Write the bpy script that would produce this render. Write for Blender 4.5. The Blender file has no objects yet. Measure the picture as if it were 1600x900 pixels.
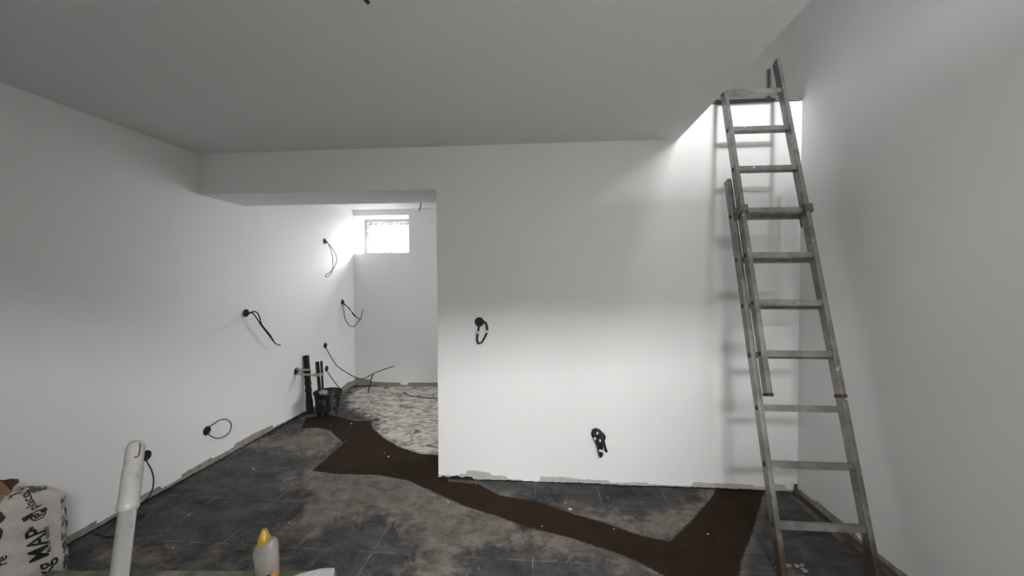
import bpy, bmesh, math, random
import numpy as np
from mathutils import Vector, Matrix, noise
from mathutils.bvhtree import BVHTree

random.seed(4)
S = bpy.context.scene
COL = S.collection

# ------------------------------------------------------------------ camera
F, YAW, PITCH, ROLL, H = 612.41, 0.08095, 0.02147, -0.002994, 1.5059
cy, sy = math.cos(YAW), math.sin(YAW)
fw = Vector((-sy * math.cos(PITCH), cy * math.cos(PITCH), -math.sin(PITCH)))
rt = Vector((cy, sy, 0))
up = rt.cross(fw)
c_, s_ = math.cos(ROLL), math.sin(ROLL)
rt, up = c_ * rt + s_ * up, -s_ * rt + c_ * up
cam = bpy.data.cameras.new('camera')
cam.sensor_width = 36
cam.lens = F / 1600 * 36
cam.clip_start = 0.02
camo = bpy.data.objects.new('camera', cam)
COL.objects.link(camo)
camo.matrix_world = Matrix(((rt.x, up.x, -fw.x, 0), (rt.y, up.y, -fw.y, 0), (rt.z, up.z, -fw.z, H), (0, 0, 0, 1)))
S.camera = camo

# ------------------------------------------------------------------ light
S.view_settings.view_transform = 'Standard'
S.view_settings.look = 'None'
S.view_settings.gamma = 1
S.view_settings.use_curve_mapping = False
S.view_settings.exposure = 0.27
w = bpy.data.worlds.new('overcast sky')
S.world = w
w.use_nodes = True
w.node_tree.nodes['Background'].inputs[0].default_value = (0.93, 0.97, 1, 1)
w.node_tree.nodes['Background'].inputs[1].default_value = 1.6


def area(name, loc, target, sx, sy_, power, col=(1, 1, 1)):
    l = bpy.data.lights.new(name, 'AREA')
    l.shape = 'RECTANGLE'
    l.size, l.size_y = sx, sy_
    l.energy = power
    l.color = col
    o = bpy.data.objects.new(name, l)
    COL.objects.link(o)
    o.location = loc
    d = Vector(target) - Vector(loc)
    o.rotation_euler = d.to_track_quat('-Z', 'Y').to_euler()
    return o


# daylight of the sky outside the openings; yard and side lamps are added fill
area('sky_light_behind_door', (1.9, -3.0, 3.36), (0.9, 2.9, 1.3), 4.2, 0.38, 700)
area('added_yard_bounce_light', (0.45, -1.9, 4.6), (0.45, -1.95, 0), 3.0, 1.6, 480)  # added lamp; its bounce off the yard lifts upper wall and ceiling
area('sky_light_upper_window', (1.55, -3.2, 3.7), (1.45, 2.9, 2.2), 0.5, 1.1, 82)
area('sky_light_basement_window', (-2.0, 6.75, 2.9), (-2.3, 5.0, 1.6), 2.2, 1.4, 370)
area('added_back_room_light', (1.3, 4.4, 2.1), (-2.7, 4.3, 0.8), 1.5, 1.2, 36)  # added lamp to brighten the back room; its window is unseen

# ------------------------------------------------------------------ room dimensions (metres)
XL, XR, XH = -2.707, 1.782, 0.9536      # left wall, right wall, edge of the stairwell hole
YD, YT, YB = 2.89, 3.37, 5.40           # middle wall front, its back, far wall of the back room
YF = -0.5
CZ, ZU, ZB = 2.5, 2.7465, 2.182         # ceiling, upper floor, underside of the beam
XO = -0.799


# ------------------------------------------------------------------ helpers
def on(px, py, ax, val):
    v = fw + rt * ((px - 800) / F) - up * ((py - 450) / F)
    o = Vector((0, 0, H))
    return o + v * ((val - o[ax]) / v[ax])


def fl(px, py): return on(px, py, 2, 0.0)
def lw(px, py, off=0.0): return on(px, py, 0, XL + off)
def cw(px, py, off=0.0): return on(px, py, 1, YD - off)


def link(name, bm, mat, parent=None, smooth=False):
    me = bpy.data.meshes.new(name)
    bmesh.ops.recalc_face_normals(bm, faces=bm.faces)
    bm.to_mesh(me)
    bm.free()
    for m in (mat if isinstance(mat, (list, tuple)) else [mat]):
        me.materials.append(m)
    if smooth:
        for p in me.polygons: p.use_smooth = True
    o = bpy.data.objects.new(name, me)
    COL.objects.link(o)
    if parent is not None: o.parent = parent
    return o


def tag(o, label, cat, group=None):
    o['label'] = label
    o['category'] = cat
    if group: o['group'] = group
    return o


def struct(o):
    o['kind'] = 'structure'
    return o


def thing(name, label, cat, loc=(0, 0, 0), group=None):
    o = bpy.data.objects.new(name, None)
    COL.objects.link(o)
    o.location = loc
    return tag(o, label, cat, group)


def box(bm, a, b, bevel=0.0, mat=0, M=None):
    r = bmesh.ops.create_cube(bm, size=1)
    vs = r['verts']
    a, b = Vector(a), Vector(b)
    for v in vs:
        v.co = Vector([(a[i] + b[i]) / 2 + v.co[i] * (b[i] - a[i]) for i in range(3)])
    if bevel:
        es = list({e for v in vs for e in v.link_edges})
        rb = bmesh.ops.bevel(bm, geom=es, offset=bevel, segments=2, affect='EDGES', profile=0.5)
        vs = list({v for f in rb['faces'] for v in f.verts} | {v for v in vs if v.is_valid})
    if M is not None:
        for v in vs: v.co = M @ v.co
    for f in {f for v in vs for f in v.link_faces}: f.material_index = mat
    return vs


def crom(pts, n=8):
    pts = [Vector(p) for p in pts]
    if len(pts) < 3: 
        return [pts[0].lerp(pts[-1], i / n) for i in range(n + 1)]
    P = [2 * pts[0] - pts[1]] + pts + [2 * pts[-1] - pts[-2]]
    out = []
    for i in range(1, len(P) - 2):
        a, b, c, d = P[i - 1:i + 3]
        for k in range(n):
            t = k / n
            out.append(0.5 * ((2 * b) + (c - a) * t + (2 * a - 5 * b + 4 * c - d) * t * t + (3 * b - a - 3 * c + d) * t ** 3))
    out.append(P[-2])
    return out


def tube(bm, pts, r, seg=8, smooth=True, mat=0):
    pts = crom(pts) if smooth else [Vector(p) for p in pts]
    n = len(pts)
    t0 = (pts[1] - pts[0]).normalized()
    nrm = t0.orthogonal().normalized()
    rings = []
    for i, p in enumerate(pts):
        t = (pts[min(i + 1, n - 1)] - pts[max(i - 1, 0)]).normalized()
        nrm = (nrm - t * nrm.dot(t)).normalized()
        b = t.cross(nrm)
        rr = r(i / (n - 1)) if callable(r) else r
        rings.append([bm.verts.new(p + (nrm * math.cos(a) + b * math.sin(a)) * rr)
                      for a in [2 * math.pi * k / seg for k in range(seg)]])
    for a, b in zip(rings, rings[1:]):
        for k in range(seg):
            f = bm.faces.new((a[k], a[(k + 1) % seg], b[(k + 1) % seg], b[k]))
            f.smooth = True
            f.material_index = mat
    for rg in (rings[0][::-1], rings[-1]):
        f = bm.faces.new(rg)
        f.material_index = mat


def lathe(bm, prof, M=None, seg=28, cap0=True, cap1=True):
    rings = []
    for r, z in prof:
        rings.append([bm.verts.new((r * math.cos(2 * math.pi * k / seg), r * math.sin(2 * math.pi * k / seg), z)) for k in range(seg)])
    for a, b in zip(rings, rings[1:]):
        for k in range(seg):
            f = bm.faces.new((a[k], a[(k + 1) % seg], b[(k + 1) % seg], b[k]))
            f.smooth = True
    if cap0: bm.faces.new(rings[0][::-1])
    if cap1: bm.faces.new(rings[-1])
    if M is not None:
        for rg in rings:
            for v in rg: v.co = M @ v.co


def prism(bm, poly, vec):
    a = [bm.verts.new(p) for p in poly]
    b = [bm.verts.new(Vector(p) + Vector(vec)) for p in poly]
    n = len(a)
    bm.faces.new(a)
    bm.faces.new(b[::-1])
    for i in range(n): bm.faces.new((a[i], b[i], b[(i + 1) % n], a[(i + 1) % n]))


# ------------------------------------------------------------------ materials
class N:
    def __init__(s, name):
        s.m = bpy.data.materials.new(name)
        s.m.use_nodes = True
        s.t = s.m.node_tree
        s.b = s.t.nodes['Principled BSDF']

    def n(s, typ, **kw):
        x = s.t.nodes.new(typ)
        for k, v in kw.items(): setattr(x, k, v)
        return x

    def l(s, a, b): s.t.links.new(a, b)

    def set(s, **kw):
        for k, v in kw.items():
            s.b.inputs[k.replace('_', ' ')].default_value = v

    def coord(s, out='Object'): return s.n('ShaderNodeTexCoord').outputs[out]

    def noise(s, scale, detail=4, rough=0.55, vec=None, dist=0, sc=None):
        x = s.n('ShaderNodeTexNoise')
        x.inputs['Scale'].default_value = scale
        x.inputs['Detail'].default_value = detail
        x.inputs['Roughness'].default_value = rough
        x.inputs['Distortion'].default_value = dist
        v = vec if vec is not None else s.coord()
        if sc:
            mp = s.n('ShaderNodeMapping')
            mp.inputs['Scale'].default_value = sc
            s.l(v, mp.inputs[0])
            v = mp.outputs[0]
        s.l(v, x.inputs['Vector'])
        return x.outputs['Fac']

    def ramp(s, val, a, b):
        x = s.n('ShaderNodeMapRange')
        x.clamp = True
        x.inputs[1].default_value, x.inputs[2].default_value = a, b
        s.l(val, x.inputs[0])
        return x.outputs[0]

    def math(s, op, a, b=0.0, c=None):
        x = s.n('ShaderNodeMath', operation=op)
        for i, v in enumerate((a, b, c)):
            if v is None: continue
            if isinstance(v, (int, float)): x.inputs[i].default_value = v
            else: s.l(v, x.inputs[i])
        return x.outputs[0]

    def mix(s, fac, a, b):
        x = s.n('ShaderNodeMix', data_type='RGBA')
        for sock, v in ((x.inputs[0], fac), (x.inputs[6], a), (x.inputs[7], b)):
            if isinstance(v, (int, float)): sock.default_value = v
            elif isinstance(v, tuple): sock.default_value = (*v[:3], 1)
            else: s.l(v, sock)
        return x.outputs[2]

    def bump(s, h, strength=0.3, dist=0.002):
        x = s.n('ShaderNodeBump')
        x.inputs['Strength'].default_value = strength
        x.inputs['Distance'].default_value = dist
        s.l(h, x.inputs['Height'])
        s.l(x.outputs[0], s.b.inputs['Normal'])

    def color(s, c): s.l(c, s.b.inputs['Base Color'])


def plain(name, col, rough=0.6, metal=0.0, var=0.15, scale=12, bump=0.1):
    m = N(name)
    m.set(Roughness=rough, Metallic=metal)
    f = m.noise(scale, 5)
    m.color(m.mix(m.ramp(f, 0.3, 0.7), tuple(c * (1 - var) for c in col), tuple(min(1, c * (1 + var)) for c in col)))
    m.bump(f, bump, 0.002)
    return m.m


def paint(name, col):
    m = N(name)
    m.set(Roughness=0.78)
    f = m.noise(1.3, 3)
    m.color(m.mix(m.ramp(f, 0.3, 0.7), tuple(c * 0.985 for c in col), col))
    m.bump(m.noise(160, 2), 0.08, 0.001)
    return m.m


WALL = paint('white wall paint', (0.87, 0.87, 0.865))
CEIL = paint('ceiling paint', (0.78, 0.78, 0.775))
PLAST = plain('bare grey plaster', (0.30, 0.275, 0.25), 0.9, var=0.25, scale=25, bump=0.4)
PLASTU = plain('unpainted board darkened for shade', (0.17, 0.167, 0.16), 0.9, var=0.08, scale=5)  # unpainted board; extra dark in colour to mimic dim light upstairs and cut bounce
PLASTL = plain('pale grey filler', (0.50, 0.48, 0.46), 0.9, var=0.12, scale=18, bump=0.3)
BLACKCRACK = plain('black gap strip', (0.012, 0.010, 0.009), 0.8)  # black strip standing in for the dark gap under the wall foot
CABLE = plain('black cable sheath', (0.014, 0.014, 0.014), 0.45, var=0.3, scale=60)
BOXIN = plain('black junction box plastic', (0.012, 0.011, 0.011), 0.6)
LABELW = plain('white tape', (0.75, 0.75, 0.74), 0.6, var=0.05)
PIPEM = plain('dusty supply pipe', (0.42, 0.39, 0.35), 0.6, var=0.3, scale=40)
WOODD = plain('dirty brown batten', (0.10, 0.075, 0.06), 0.85, var=0.4, scale=20, bump=0.4)
UPVC = paint('white window plastic', (0.66, 0.66, 0.66))

# ------------------------------------------------------------------ floor with the filled pipe trench
def sdf(poly, X, Y):
    d = np.full(X.shape, 1e9)
    ins = np.zeros(X.shape, bool)
    n = len(poly)
    for i in range(n):
        ax, ay = poly[i]; bx, by = poly[(i + 1) % n]
        ex, ey = bx - ax, by - ay
        t = np.clip(((X - ax) * ex + (Y - ay) * ey) / (ex * ex + ey * ey + 1e-12), 0, 1)
        d = np.minimum(d, np.hypot(X - ax - t * ex, Y - ay - t * ey))
        c = ((ay > Y) != (by > Y)) & (X < (bx - ax) * (Y - ay) / ((by - ay) if by != ay else 1e-12) + ax)
        ins ^= c
    return np.where(ins, d, -d)


def P2(pts): return [tuple(fl(*p)[:2]) for p in pts]


trench = P2([(478, 652), (516, 648), (542, 654), (556, 658), (580, 657), (582, 669), (599, 684), (625, 699), (655, 709), (685, 711), (700, 730), (700, 752),
             (747, 756), (781, 774), (841, 784), (890, 801), (942, 816), (999, 836), (1047, 846), (1077, 817), (1115, 774), (1118, 762), (1194, 766),
             (1190, 785), (1182, 810), (1171, 844), (1160, 870), (1154, 900), (1146, 960), (1100, 960), (1040, 900), (995, 877), (957, 862), (890, 840),
             (830, 825), (774, 806), (717, 787), (677, 769), (636, 750), (587, 742), (546, 741), (520, 740), (488, 735), (512, 714), (537, 692), (516, 673), (496, 668), (470, 670)])
dustA = P2([(600, 655), (560, 640), (545, 622), (560, 606), (690, 600), (720, 600), (720, 720), (655, 709), (625, 699), (599, 684), (585, 669)])
dustB = P2([(435, 748), (480, 742), (540, 741), (587, 742), (636, 750), (677, 769), (717, 787), (774, 806), (830, 825), (890, 840), (957, 862), (1030, 897),
            (960, 885), (880, 862), (800, 850), (740, 850), (700, 930), (620, 930), (655, 860), (640, 830), (570, 800), (500, 830), (440, 830), (480, 780)])
dustC = P2([(1060, 790), (1115, 774), (1077, 817), (1047, 846), (999, 836), (942, 816), (890, 801), (841, 784), (781, 774), (850, 782), (930, 806), (1000, 812)])
dustD = P2([(170, 850), (260, 868), (400, 862), (480, 885), (420, 950), (110, 960)])
dustE = P2([(478, 652), (470, 672), (400, 690), (340, 712), (420, 700), (500, 716), (530, 695), (516, 673)])
nx, ny = 260, 380
xs = np.linspace(XL - 0.01, XR + 0.01, nx)
ys = np.linspace(YF, YB + 0.05, ny)
X, Y = np.meshgrid(xs, ys)
V = np.stack([X.ravel(), Y.ravel(), np.zeros(X.size)], 1)
idx = np.arange(nx * ny).reshape(ny, nx)
Fq = np.stack([idx[:-1, :-1].ravel(), idx[:-1, 1:].ravel(), idx[1:, 1:].ravel(), idx[1:, :-1].ravel()], 1)
me = bpy.data.meshes.new('floor')
me.from_pydata(V.tolist(), [], Fq.tolist())
for nm, poly in (('trench', [trench]), ('dust_white', [dustA]), ('dust_beige', [dustB, dustC, dustD, dustE])):
    a = me.attributes.new(nm, 'FLOAT', 'POINT')
    d = np.max([sdf(p, X, Y) for p in poly], axis=0)
    a.data.foreach_set('value', np.clip(d, -1, 1).ravel().astype(np.float32))
floor = bpy.data.objects.new('floor', me)
COL.objects.link(floor)
struct(floor)

m = N('tiles under plaster dust')
m.b.inputs['Specular IOR Level'].default_value = 0.22
co = m.coord()


def attr(nm):
    x = m.n('ShaderNodeAttribute')
    x.attribute_name = nm
    return x.outputs['Fac']


sep = m.n('ShaderNodeSeparateXYZ')
m.l(co, sep.inputs[0])


def joint(s_out, off):
    a = m.math('ADD', s_out, 10 * 0.4435 - off)
    a = m.math('FRACT', m.math('DIVIDE', a, 0.4435))
    a = m.math('MINIMUM', a, m.math('SUBTRACT', 1.0, a))
    return m.math('MULTIPLY', a, 0.4435)


jx, jy = joint(sep.outputs[0], -0.06), joint(sep.outputs[1], 2.07)
jn = m.math('MINIMUM', jx, jy)
# worn tile
f1 = m.noise(2.2, 8, 0.65, co, 0.4)
f2 = m.noise(9, 12, 0.78, co, 0.5)
f3 = m.noise(55, 4, 0.6, co)
f4 = m.noise(3.0, 12, 0.78, co, 0.8, (1, 1.8, 1))
# per tile tone
mp = m.n('ShaderNodeVectorMath', operation='DIVIDE')
ad = m.n('ShaderNodeVectorMath', operation='ADD')
ad.inputs[1].default_value = (0.06 + 4.435, 4.435 - 2.07, 0)
m.l(co, ad.inputs[0])
m.l(ad.outputs[0], mp.inputs[0])
mp.inputs[1].default_value = (0.4435, 0.4435, 1)
flr = m.n('ShaderNodeVectorMath', operation='FLOOR')
m.l(mp.outputs[0], flr.inputs[0])
wn = m.n('ShaderNodeTexWhiteNoise')
m.l(flr.outputs[0], wn.inputs[0])
tile = m.mix(m.ramp(f1, 0.35, 0.65), (0.011, 0.011, 0.012), (0.038, 0.038, 0.041))
tile = m.mix(m.math('MULTIPLY', wn.outputs[0], 0.4), tile, (0.05, 0.051, 0.055))
smear = m.ramp(m.math('ADD', f4, m.math('MULTIPLY', f2, 0.45)), 0.62, 0.88)
tile = m.mix(m.math('MULTIPLY', smear, 0.7), tile, (0.15, 0.145, 0.14))
spk = m.ramp(f3, 0.68, 0.76)
tile = m.mix(m.math('MULTIPLY', spk, 0.5), tile, (0.3, 0.3, 0.3))
tile = m.mix(m.math('MULTIPLY', m.ramp(jn, 0.004, 0.0015), m.ramp(f2, 0.42, 0.62)), tile, (0.26, 0.255, 0.25))
# beige plaster dust
eb = m.math('ADD', attr('dust_beige'), m.math('MULTIPLY_ADD', f2, 0.55, -0.27))
eb = m.math('ADD', eb, m.math('MULTIPLY_ADD', f1, 0.5, -0.25))
fb = m.ramp(eb, -0.06, 0.06)
cb = m.mix(m.ramp(f2, 0.32, 0.62), (0.09, 0.078, 0.065), (0.27, 0.24, 0.205))
cb = m.mix(m.math('MULTIPLY', m.ramp(f4, 0.52, 0.62), 0.8), cb, (0.075, 0.045, 0.027))
fb = m.math('MULTIPLY', fb, m.ramp(f3, 0.15, 0.42))
c1 = m.mix(m.math('MULTIPLY', fb, 0.88), tile, cb)
# pale dust of the back room
ew = m.math('ADD', attr('dust_white'), m.math('MULTIPLY_ADD', f2, 0.9, -0.42))
fwh = m.ramp(ew, -0.05, 0.05)
cwh = m.mix(m.ramp(m.noise(7, 10, 0.75, co, 1.2, (1, 1.5, 1)), 0.38, 0.56), (0.13, 0.115, 0.10), (0.60, 0.555, 0.50))
c2 = m.mix(fwh, c1, cwh)
# brown trench fill
et = m.math('ADD', attr('trench'), m.math('MULTIPLY_ADD', f3, 0.03, -0.015))
et = m.math('ADD', et, m.math('MULTIPLY_ADD', f2, 0.05, -0.024))
ft = m.ramp(et, -0.006, 0.006)
cbw = m.mix(m.ramp(f2, 0.3, 0.7), (0.016, 0.0085, 0.0034), (0.034, 0.0185, 0.008))
cbw = m.mix(m.math('MULTIPLY', m.ramp(f3, 0.5, 0.7), 0.3), cbw, (0.045, 0.024, 0.012))
rim = m.math('MULTIPLY', m.ramp(et, -0.05, -0.008), m.ramp(f1, 0.35, 0.6))
c2 = m.mix(m.math('MULTIPLY', rim, 0.45), c2, (0.26, 0.23, 0.20))
c3 = m.mix(ft, c2, cbw)
m.color(c3)
rg = m.math('MULTIPLY_ADD', smear, 0.2, 0.62)
mr = m.n('ShaderNodeMix', data_type='FLOAT')
m.l(m.math('MAXIMUM', m.math('MAXIMUM', fb, ft), fwh), mr.inputs[0])
m.l(rg, mr.inputs[2])
mr.inputs[3].default_value = 0.9
m.l(mr.outputs[0], m.b.inputs['Roughness'])
hgt = m.math('ADD', m.math('MULTIPLY', f3, 0.5), m.math('MULTIPLY', m.math('MAXIMUM', fb, fwh), m.math('MULTIPLY', f2, 1.5)))
m.bump(hgt, 0.5, 0.004)
me.materials.append(m.m)

# slab under the floor
# ------------------------------------------------------------------ walls
bm = bmesh.new(); box(bm, (XL - 0.2, YF - 0.2, -0.1), (XL, 6.0, CZ + 0.25)); struct(link('wall_left', bm, WALL))
bm = bmesh.new(); box(bm, (XR, YF - 0.2, -0.1), (XR + 0.2, 5.2, 5.2)); struct(link('wall_right', bm, WALL))
bm = bmesh.new()
box(bm, (XO, YD, -0.1), (XR, YT, ZU - 0.012))
box(bm, (XL, YD, ZB), (XO, YT, ZU - 0.012))
bmesh.ops.remove_doubles(bm, verts=bm.verts, dist=1e-5)
struct(link('wall_middle', bm, WALL))
# far wall with the high basement window
WX0, WX1, WZ0, WZ1, YW = XL + 0.004, -1.892, 1.883, 2.42, 5.82
bm = bmesh.new()
box(bm, (XL - 0.2, YB, -0.1), (0.7, YW, WZ0))
box(bm, (XL - 0.2, YB, WZ1), (0.7, YW, CZ + 0.1))
box(bm, (WX1, YB, WZ0), (0.7, YW, WZ1))
box(bm, (XL - 0.2, YB, WZ0), (WX0, YW, WZ1))
struct(link('wall_back', bm, WALL))
SX = 0.5
bm = bmesh.new()
box(bm, (SX, YT, -0.1), (SX + 0.2, YB, 1.0)); box(bm, (SX, YT, 2.2), (SX + 0.2, YB, CZ + 0.1))
box(bm, (SX, YT, 1.0), (SX + 0.2, 3.7, 2.2)); box(bm, (SX, 5.1, 1.0), (SX + 0.2, YB, 2.2))  # unseen window opening, added for the back room lamp
struct(link('wall_side', bm, WALL))
# wall behind the photographer with the doorway that lets the daylight in
DX0, DX1, DZ = 0.12, 0.90, 2.42
bm = bmesh.new()
box(bm, (XL - 0.2, YF - 0.2, -0.1), (DX0, YF, CZ + 0.25))
box(bm, (DX1, YF - 0.2, -0.1), (XR, YF, CZ + 0.25))
box(bm, (DX0, YF - 0.2, DZ), (DX1, YF, CZ + 0.25))
struct(link('wall_front', bm, WALL))
# unseen yard, added for light: pale bounce paving and wall blocking the low sky
PAVE = plain('pale bounce paving', (0.62, 0.60, 0.57), 0.9, var=.1, scale=6)
bm = bmesh.new(); box(bm, (-3, -3.3, -0.2), (5, YF - 0.2, -0.02)); struct(link('ground', bm, PAVE))
bm = bmesh.new(); box(bm, (-3, -3.3, -0.02), (5, -3.05, 3.12)); struct(link('wall_sky_blocker', bm, PAVE))
# ceiling slab with stairwell hole
YH = 0.2
bm = bmesh.new()
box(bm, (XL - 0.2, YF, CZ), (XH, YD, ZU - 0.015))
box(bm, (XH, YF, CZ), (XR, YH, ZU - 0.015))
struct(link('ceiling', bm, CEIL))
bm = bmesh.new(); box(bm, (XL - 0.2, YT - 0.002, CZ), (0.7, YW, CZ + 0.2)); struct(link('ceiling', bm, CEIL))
# storey above the stairwell
bm = bmesh.new(); box(bm, (-0.6, YD + 0.05, ZU - 0.01), (XR, YT + 0.2, 5.2)); struct(link('wall_upper', bm, PLASTU))
bm = bmesh.new(); box(bm, (-0.8, YF - 0.2, ZU - 0.02), (-0.6, YT + 0.2, 5.2)); struct(link('wall_upper', bm, PLASTU))
bm = bmesh.new(); box(bm, (-0.8, YF - 0.2, 5.2), (XR + 0.2, YT + 0.4, 5.35)); struct(link('ceiling', bm, PLASTU))
bm = bmesh.new()
box(bm, (-0.8, YF - 0.2, ZU), (1.1, YF, 5.2)); box(bm, (1.1, YF - 0.2, 3.7), (XR, YF, 5.2)); box(bm, (1.1, YF - 0.2, ZU), (XR, YF, 2.9))
struct(link('wall_upper', bm, WALL))

# ragged slab edge on top of the middle wall, seen up the stairwell
bm = bmesh.new()
pts = []
x = XH - 0.05
top = []
while x < XR:
    top.append((min(x, XR - 0.002), ZU - 0.012 + random.uniform(-0.006, 0.006)))
    x += random.uniform(0.02, 0.07)
poly = [Vector((a, YD - 0.012, b)) for a, b in top] + [Vector((a, YD - 0.012, ZU + 0.012)) for a, b in top[::-1]]
prism(bm, poly, (0, 0.06, 0))
struct(link('trim_1', bm, PLASTU))

# ------------------------------------------------------------------ unpainted strips along the foot of the walls
def ragged(name, a, b, heights, nrm, mat, thick=0.003):
    """stepped outline of bare plaster from a to b along a wall foot; heights = [(fraction, height)]"""
    a, b = Vector(a), Vector(b)
    bm = bmesh.new()
    H_ = []
    for i in range(len(heights) - 1):
        f0, h0 = heights[i]; f1_, h1 = heights[i + 1]
        n = max(2, int((f1_ - f0) * (b - a).length / 0.02))
        for k in range(n):
            H_.append((f0 + (f1_ - f0) * k / n, h0 + (h1 - h0) * k / n + random.uniform(-0.0025, 0.0025)))
    H_.append(heights[-1])
    nv = Vector(nrm) * thick
    rows = [[bm.verts.new(a.lerp(b, f) + o + Vector((0, 0, z))) for f, z in [(f, zz) for f, zz in ((f, (h if k else 0.0)) for f, h in H_)]]
            for k, o in ((0, nv), (1, nv), (1, Vector()))]
    for r0, r1 in zip(rows, rows[1:]):
        for i in range(len(r0) - 1):
            bm.faces.new((r0[i], r0[i + 1], r1[i + 1], r1[i]))
    return struct(link(name, bm, mat))


def fx(px): return (cw(px, 750)[0] - XO) / (XR - XO)


hs = [(0, .028), (fx(706), .026), (fx(718), .022), (fx(719), .040), (fx(728), .042), (fx(730), .066), (fx(740), .070), (fx(766), .056), (fx(768), .040), (fx(791), .036),
      (fx(793), .016), (fx(815), .012), (fx(817), .004), (fx(842), .006), (fx(845), .042), (fx(888), .046), (fx(905), .034), (fx(950), .034), (fx(955), .016),
      (fx(985), .022), (fx(1010), .030), (fx(1015), .016), (fx(1080), .014), (fx(1085), .042), (fx(1175), .040), (fx(1180), .026), (fx(1205), .028), (fx(1210), .052),
      (fx(1226), .050), (fx(1228), .018), (1, .012)]
ragged('trim_2', (XO, YD, 0), (XR, YD, 0), hs, (0, -1, 0), PLASTL)
ragged('trim_3', (XO - 0.001, YD, 0), (XO + 0.30, YD, 0), [(0, .010), (.15, .022), (.2, .012), (.5, .026), (.6, .012), (.7, .024), (.85, .02), (.9, .006), (1, .004)], (0, -1, 0), BLACKCRACK, 0.005)
ragged('trim_3', (XO + .3, YD, 0), (XR - .05, YD, 0), [(0, .004), (.1, .008), (.2, .003), (.35, .009), (.5, .003), (.62, .008), (.8, .010), (.95, .006), (1, .003)], (0, -1, 0), BLACKCRACK, 0.006)
yl = lambda px, py: (lw(px, py)[1] - 1.0) / (YB - 1.0)
hl = [(0, .05), (yl(107, 850), .05), (yl(150, 826), .055), (yl(152, 826), .03), (yl(200, 797), .035), (yl(203, 796), .06), (yl(250, 770), .055), (yl(252, 768), .03), (yl(283, 751), .03), (yl(285, 750), .055),
      (yl(330, 725), .06), (yl(333, 724), .045), (yl(365, 706), .045), (yl(367, 705), .07), (yl(400, 687), .072), (yl(425, 673), .06), (yl(427, 672), .03), (yl(465, 650), .02), (.82, .02), (.9, .05), (.95, .09), (1, .07)]
ragged('trim_4', (XL, 1.0, 0), (XL, YB, 0), hl, (1, 0, 0), PLAST)
ragged('trim_5', (XL, 1.0, 0), (XL, 4.4, 0), [(0, .012), (.2, .006), (.4, .014), (.6, .008), (.8, .014), (1, .01)], (1, 0, 0), BLACKCRACK, 0.006)
ragged('trim_6', (XL, YB, 0), (XO + .3, YB, 0), [(0, .10), (.1, .08), (.12, .05), (.30, .045), (.31, .012), (.35, .012), (.36, .05), (.6, .055), (.65, .045), (1, .05)], (0, -1, 0), PLAST)
ragged('trim_7', (XR, YD, 0), (XR, 1.2, 0), [(0, .03), (.1, .035), (.12, .05), (.3, .045), (.32, .03), (.5, .045), (.52, .06), (.7, .05), (1, .055)], (-1, 0, 0), PLAST)

# ------------------------------------------------------------------ basement window
bm = bmesh.new()
fy0, fy1 = 5.755, 5.815
def frame_bm(x0, x1, z0, z1, wd, y0, y1, bev=0.004):
    b_ = bmesh.new()
    box(b_, (x0, y0, z0), (x0 + wd, y1, z1), bev)
    box(b_, (x1 - wd, y0, z0), (x1, y1, z1), bev)
    box(b_, (x0 + wd * .9, y0 + .001, z1 - wd), (x1 - wd * .9, y1 - .001, z1), bev)
    box(b_, (x0 + wd * .9, y0 + .001, z0), (x1 - wd * .9, y1 - .001, z0 + wd), bev)
    return b_
mm = N('window plastic with dirt specks')
mm.set(Roughness=0.5)
mm.color(mm.mix(mm.ramp(mm.noise(42, 3), 0.58, 0.63), (0.70, 0.70, 0.70), (0.16, 0.15, 0.14)))
SPECK = mm.m
bm.free()
win = struct(link('window_1', frame_bm(WX0 + .001, WX1 - .001, WZ0 + .001, WZ1 - .001, 0.042, fy0 + .02, fy1), UPVC))
link('window_sash', frame_bm(WX0 + .030, WX1 - .030, WZ0 + .030, WZ1 - .028, 0.062, fy0, fy0 + .05), SPECK, win)
g = N('window glass')
g.t.nodes.remove(g.b)
tr = g.n('ShaderNodeBsdfTransparent'); gl = g.n('ShaderNodeBsdfGlossy'); gl.inputs['Roughness'].default_value = 0.02
mx = g.n('ShaderNodeMixShader'); mx.inputs[0].default_value = 0.06
g.l(tr.outputs[0], mx.inputs[1]); g.l(gl.outputs[0], mx.inputs[2])
g.l(mx.outputs[0], g.t.nodes['Material Output'].inputs[0])
bm = bmesh.new(); box(bm, (WX0 + .085, fy0 + .022, WZ0 + .085), (WX1 - .085, fy0 + .030, WZ1 - .083)); link('window_pane', bm, g.m, win)
bm = bmesh.new()
hp = on(611, 345, 1, fy0)
box(bm, (hp[0] - .016, fy0 - .014, WZ1 - .075), (hp[0] + .016, fy0, WZ1 - .032), .003)
box(bm, (hp[0] - .010, fy0 - .034, WZ1 - .060), (hp[0] + .010, fy0 - .012, WZ1 - .036), .003)
link('window_handle', bm, UPVC, win)

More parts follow.
